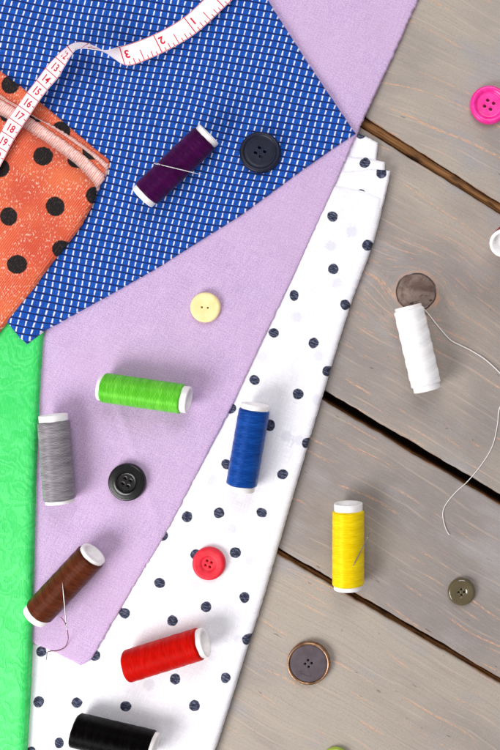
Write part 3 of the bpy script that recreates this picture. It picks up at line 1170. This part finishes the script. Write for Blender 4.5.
def button(x, y, R, top, holes, rh, mat, label, base=3, bot=None, tilt=None, rim=None, sharp=40):
    loc, rot = rest(x, y, R, base)
    if tilt:
        rot = tilt @ rot
    bot = bot or prof((0, .0), (.8, .0), (1, .9))
    top0 = top
    top = lambda q: top0(q) + 1.5
    rh *= .92
    v, f = button_mesh(R, top, bot, holes, rh)
    if rim:
        root = empty('button', loc, rot)
        o = mesh_obj('disc', v, f, mat, root, None, None, True, None, False)
        o.data.set_sharp_from_angle(angle=math.radians(sharp))
        pr, rm = rim
        n = 96
        vv, ff = [], []
        for (r, z) in pr:
            for i in range(n):
                a = 2 * PI * i / n
                vv.append((r * math.cos(a), r * math.sin(a), z))
        k = len(pr)
        for j in range(k):
            for i in range(n):
                ff.append((j * n + i, j * n + (i + 1) % n, ((j + 1) % k) * n + (i + 1) % n, ((j + 1) % k) * n + i))
        mesh_obj('rim', vv, ff, rm, root, None, None, True, None, False)
    else:
        root = mesh_obj('button', v, f, mat, None, None, None, True, None, False)
        root.data.set_sharp_from_angle(angle=math.radians(sharp))
        root.location = loc
        root.rotation_mode = 'QUATERNION'
        root.rotation_quaternion = rot
    tag(root, label, 'button', 'sewing buttons')
    return root


button(260.2, 152.5, 20.3, rnd(prof((0, 3.6), (.60, 3.8), (.72, 4.2), (.76, 4.2), (.785, 5.0), (.83, 5.7), (.90, 5.8), (1, 5.0)), 2.4, .9), hole4(4.5, .12), 1.75,
       plastic('navy_button_plastic', lin(19, 23, 46), .42, .3, lin(13, 17, 36)), 'navy four hole button on the blue checked cloth', 4)
button(205.7, 307.4, 14.9, rnd(prof((0, 3.3), (.5, 3.4), (.8, 3.5), (1, 3.2)), 1.6, .88), [(-2.9, .25), (2.9, -.25)], 1.15,
       plastic('cream_button_plastic', lin(240, 214, 150), .4, .4, lin(245, 224, 168)), 'cream two hole button on the lavender cloth', 2)
button(127.3, 482, 18.6, rnd(prof((0, 2.8), (.44, 2.8), (.50, 3.0), (.54, 4.5), (.58, 4.9), (.66, 4.6), (.93, 4.3), (1, 3.6)), 2.0, .92), hole4(4.1, .35), 1.6,
       plastic('glossy_black_plastic', lin(17, 15, 17), .2, .4, lin(11, 10, 11)), 'glossy black four hole button on the lavender cloth', 3)
button(209, 563.5, 16.3, rnd(prof((0, 2.7), (.42, 2.8), (.50, 3.9), (.60, 4.2), (.80, 4.4), (1, 4.0)), 2.2, .86), hole4(3.3, .42), 1.35,
       plastic('matte_red_plastic', lin(222, 32, 56), .5, .35, lin(206, 22, 44)), 'red four hole button on the polka dot cloth', 3)
button(489.3, 104.8, 19.2, rnd(prof((0, 2.9), (.60, 3.0), (.66, 3.3), (.72, 5.2), (.80, 6.2), (.90, 6.3), (1, 5.4)), 3.0, .88), hole4(4.7, .3), 1.9,
       plastic('hot_pink_plastic', lin(236, 22, 142), .3, .5, lin(242, 52, 160)), 'hot pink four hole button on the boards at the right edge', 4)
button(461.6, 592, 13.8, rnd(prof((0, 2.3), (.34, 2.4), (.42, 3.0), (.60, 3.5), (.80, 3.7), (1, 2.8)), 1.9, .82), hole4(2.75, .05), 1.35,
       plastic('glossy_olive_plastic', lin(88, 77, 48), .12, .5, lin(84, 72, 46), .7), 'small glossy olive four hole button on the boards', 3)
Rb = 21.4
copper = button(308.8, 662.8, Rb * .88, prof((0, 3.5), (.9, 3.6), (1, 3.3)), hole4(3.3, .1), 1.35,
       plastic('dusky_brown_plastic', lin(84, 73, 80), .5, .35, lin(74, 63, 70)), 'dusky brown button with a copper rim on the boards', 3,
       rim=([(Rb * .87, .4), (Rb * .97, .4), (Rb, 1.6), (Rb, 4.2), (Rb * .985, 5.7), (Rb * .945, 6.4), (Rb * .90, 6.1), (Rb * .872, 5.3), (Rb * .865, 4.4)],
            plastic('brushed_copper', lin(180, 142, 112), .34, .5, lin(136, 98, 70), 0, 1.0)))
mv, mf = [], []
for st in ([(-9.6, -8.6), (-8.4, -7.8), (-7.4, -8.8), (-8.2, -10.2), (-7.0, -11.2)], [(-6.2, -10.0), (-5.4, -11.6), (-4.4, -10.8), (-3.9, -12.4)], [(-2.6, -11.6), (-2.2, -13.2), (-1.0, -12.4), (-.5, -13.6)], [(1.0, -12.2), (1.2, -13.8), (2.4, -13.6), (2.6, -12.0)]):
    v_, f_ = tube([(x * .95, y * .95, 5.08) for x, y in catmull(st, .3)], .2, 6)
    k_ = len(mv)
    mv += v_
    mf += [tuple(i + k_ for i in q) for q in f_]
mesh_obj('embossed_mark', mv, mf, plastic('dark_emboss', lin(66, 55, 60), .5, .3), copper, None, None, True, None, False)
button(335.2, 761, 13.6, rnd(prof((0, 2.6), (.55, 2.7), (.68, 4.0), (.8, 4.4), (1, 3.8)), 2.0, .85), hole4(3.0, .3), 1.3,
       plastic('pale_lime_plastic', lin(168, 192, 72), .35, .5, lin(154, 180, 60)), 'pale lime button cut off by the bottom edge', 3)

# ------------------------------------------------------------------ measuring tape
TP = [  # seen x, y, height, roll in degrees
    (252, -36, 20, 0), (233, -15, 19, 0), (214.5, 3, 19, 0), (202, 15, 19, 0), (189, 26, 19, 0), (174, 35.5, 19.5, 0), (158, 43.8, 20, 2), (141, 51, 21, 8), (126, 55.6, 23, 28),
    (113, 54.8, 27, 74), (101, 51, 30, 98), (90, 47.2, 32, 112), (81, 45.6, 34, 122), (73.5, 47.2, 36, 132), (67, 52.8, 37, 140), (60, 61.5, 37, 150), (51.5, 73, 36, 159), (41.5, 85.5, 35, 155),
    (32, 98, 35, 157), (23.5, 110.5, 36, 159), (14.5, 123.5, 36.5, 161), (6, 138, 36, 158), (-3, 155, 35, 160), (-16, 180, 34, 160)]
TW = 19.6
n = len(TP)
path, roll = [], []
for i in range(n - 1):
    k = 14
    for j in range(k):
        q = j / k
        p = [TP[max(0, i - 1)], TP[i], TP[i + 1], TP[min(n - 1, i + 2)]]
        r = [.5 * (2 * b_ + (c_ - a_) * q + (2 * a_ - 5 * b_ + 4 * c_ - d_) * q * q + (3 * b_ - a_ - 3 * c_ + d_) * q ** 3) for a_, b_, c_, d_ in zip(*p)]
        path.append(Vector((*at(r[0], r[1], r[2]), r[2]))); roll.append(math.radians(r[3]))
arc = [0.0]
for a, b in zip(path, path[1:]):
    arc.append(arc[-1] + (b - a).length)
frames = []
for i, p in enumerate(path):
    t_ = (path[min(i + 1, len(path) - 1)] - path[max(0, i - 1)]).normalized()
    th = Vector((t_.x, t_.y, 0)).normalized()
    s_ = Vector((th.y, -th.x, 0))
    w_ = s_ * math.cos(roll[i]) + Vector((0, 0, -1)) * math.sin(roll[i])
    nn = t_.cross(w_).normalized()
    if i and nn.dot(frames[-1][1]) < 0:
        nn = -nn
    if not i and nn.z < 0:
        nn = -nn
    frames.append((w_, nn))


def tape_pt(u, v, off):
    """u along, v -1..1 across, off along the front normal"""
    u = max(0, min(arc[-1] - 1e-4, u))
    lo, hi = 0, len(arc) - 1
    while hi - lo > 1:
        m_ = (lo + hi) // 2
        if arc[m_] <= u: lo = m_
        else: hi = m_
    q = (u - arc[lo]) / (arc[hi] - arc[lo])
    p = path[lo].lerp(path[hi], q); w_ = frames[lo][0].lerp(frames[hi][0], q).normalized(); nn = frames[lo][1].lerp(frames[hi][1], q).normalized()
    cup = -.5 * (1 - v * v)
    return tuple(p + w_ * (v * TW / 2) + nn * (off + cup * 0))


def nearest_u(x, y):
    best = (1e9, 0)
    for i, p in enumerate(path):
        px, py = at(x, y, p.z)
        d = math.hypot(p.x - px, p.y - py)
        best = min(best, (d, arc[i]))
    return best[1]


tv, tf, tm_ = [], [], []
NW = 8
for i in range(len(path)):
    for sgn in (.18, -.18):
        for k in range(NW + 1):
            tv.append(tape_pt(arc[i], -1 + 2 * k / NW, sgn))
m_ = 2 * (NW + 1)
for i in range(len(path) - 1):
    for k in range(NW):
        a = i * m_ + k
        tf.append((a, a + 1, a + m_ + 1, a + m_)); tm_.append(0)
        a = i * m_ + NW + 1 + k
        tf.append((a, a + m_, a + m_ + 1, a + 1)); tm_.append(0)
    a = i * m_
    tf.append((a, a + m_, a + m_ + NW + 1, a + NW + 1)); tm_.append(0)
    tf.append((a + NW, a + NW + NW + 1, a + m_ + NW + NW + 1, a + m_ + NW)); tm_.append(0)


def mark(u0, v0, u1, v1, wd, face):
    """a printed straight line on the tape"""
    d = Vector((u1 - u0, (v1 - v0) * TW / 2)); L = d.length; d /= L
    nrm = Vector((-d.y, d.x)) * wd / 2
    k = max(2, int(L / 1.2))
    i0 = len(tv)
    for j in range(k + 1):
        q = j / k
        for sg in (-1, 1):
            uu_ = u0 + (u1 - u0) * q + nrm.x * sg
            vv_ = v0 + (v1 - v0) * q + nrm.y * sg / (TW / 2)
            tv.append(tape_pt(uu_, vv_, .24 * face))
    for j in range(k):
        a = i0 + j * 2
        tf.append((a, a + 1, a + 3, a + 2)); tm_.append(1)


def glyphs(txt, size, fn, bold=.035):
    cu = bpy.data.curves.new('numeral', 'FONT')
    cu.body = txt
    cu.size = size
    cu.align_x = 'CENTER'
    cu.align_y = 'CENTER'
    cu.offset = bold * size
    cu.resolution_u = 3
    ob = bpy.data.objects.new('numeral', cu)
    COL.objects.link(ob)
    dg = bpy.context.evaluated_depsgraph_get()
    me = ob.evaluated_get(dg).to_mesh()
    i0 = len(tv)
    for q in me.vertices:
        tv.append(fn(q.co.x, q.co.y))
    for p in me.polygons:
        tf.append(tuple(i0 + i for i in p.vertices)); tm_.append(1)
    ob.evaluated_get(dg).to_mesh_clear()
    bpy.data.objects.remove(ob)
    bpy.data.curves.remove(cu)


# inch side: v = +1 is the tick edge, measure grows along u
u1, u3 = nearest_u(190, 25), nearest_u(122.5, 56)
inch = (u3 - u1) / 2
for k in range(-1, 4):
    U = u1 + (k - 1) * inch
    mark(U, -.98, U, .98, .95, 1)
    for e in range(1, 8):
        ln = {4: 1.15, 2: .62, 6: .62}.get(e, .40)
        if k < 3:
            mark(U + inch * e / 8, 1 - ln, U + inch * e / 8, .98, .8, 1)
    if k >= 1:
        glyphs(str(k), 10.5, lambda x, y, U=U: tape_pt(U - 5.0 + x, -.18 + y / (TW / 2), .24), .03)
# centimetre side: the tape has turned over; text reads across, from v=+1 to v=-1
c14, c18 = nearest_u(46.6, 78.8), nearest_u(11.5, 129)
cm = (c18 - c14) / 4
for k in range(9, 22):
    U = c14 + (k - 14) * cm
    mark(U + cm * .5, -.97, U + cm * .5, .97, .75, -1)
    mark(U + .5, -.97, U + .5, -.66, .8, -1)
    glyphs(str(k), 10.4, lambda x, y, U=U: tape_pt(U + .4 - y, .08 - x / (TW / 2), -.24), .02)
for face in (1, -1):
    for v_ in (-.955, .955):
        U = 2.0
        a0, a1 = (0, u3 + 4) if face > 0 else (nearest_u(90, 47), arc[-1] - 2)
        while a0 < a1 - 6:
            mark(a0, v_, a0 + 6, v_, .55, face)
            a0 += 6
t = NT('white_tape_vinyl', .42, .4)
tcn = t.n('ShaderNodeTexCoord').outputs['Object']
t.color(t.mix(t.noise(tcn, 120, 3), lin(246, 238, 240), lin(240, 226, 230)))
t2 = NT('red_printing_ink', .5, .3)
t2.color(lin(206, 30, 52))
mid = path[len(path) // 2]
tape = mesh_obj('measuring_tape', tv, tf, [t.m, t2.m], None, None, None, False, tm_, True, W3(mid.x, mid.y, mid.z))
for p in tape.data.polygons:
    p.use_smooth = p.material_index == 0
tape.data.set_sharp_from_angle(angle=math.radians(40))
tag(tape, 'white measuring tape with red numerals twisting over the blue and coral cloths', 'measuring tape')

# ------------------------------------------------------------------ light
world = bpy.data.worlds.new('World')
SC.world = world
world.use_nodes = True
bg = world.node_tree.nodes['Background']
bg.inputs[0].default_value = (1.0, .985, .99, 1)
bg.inputs[1].default_value = .42


def softbox(name, pos, aim, size, watts, col=(1, 1, 1)):
    l = bpy.data.lights.new(name, 'AREA')
    l.shape = 'RECTANGLE'
    l.size, l.size_y = size[0] * S, size[1] * S
    l.energy = watts
    l.color = col
    o = bpy.data.objects.new(name, l)
    COL.objects.link(o)
    o.location = W3(*pos)
    o.rotation_euler = (W3(*aim) - W3(*pos)).to_track_quat('-Z', 'Y').to_euler()


softbox('studio_softbox', (-680, 1230, 980), (220, 420, 0), (900, 750), 11.0, (1, .985, .97))
softbox('studio_softbox', (520, -750, 1250), (260, 250, 0), (1000, 800), 6.0, (.98, .985, 1))

# ------------------------------------------------------------------ camera
cam = bpy.data.cameras.new('camera')
co = bpy.data.objects.new('camera', cam)
COL.objects.link(co)
co.location = W3(CX, CY, H)
cam.sensor_fit = 'VERTICAL'
cam.sensor_height = 36
cam.lens = 36 * H / 750
cam.shift_x = (250 - CX) / 750
cam.shift_y = (CY - 375) / 750
cam.clip_start = .02
cam.clip_end = 20
SC.camera = co
SC.view_settings.view_transform = 'Standard'
SC.view_settings.look = 'None'
SC.view_settings.exposure = 0
SC.view_settings.gamma = 1
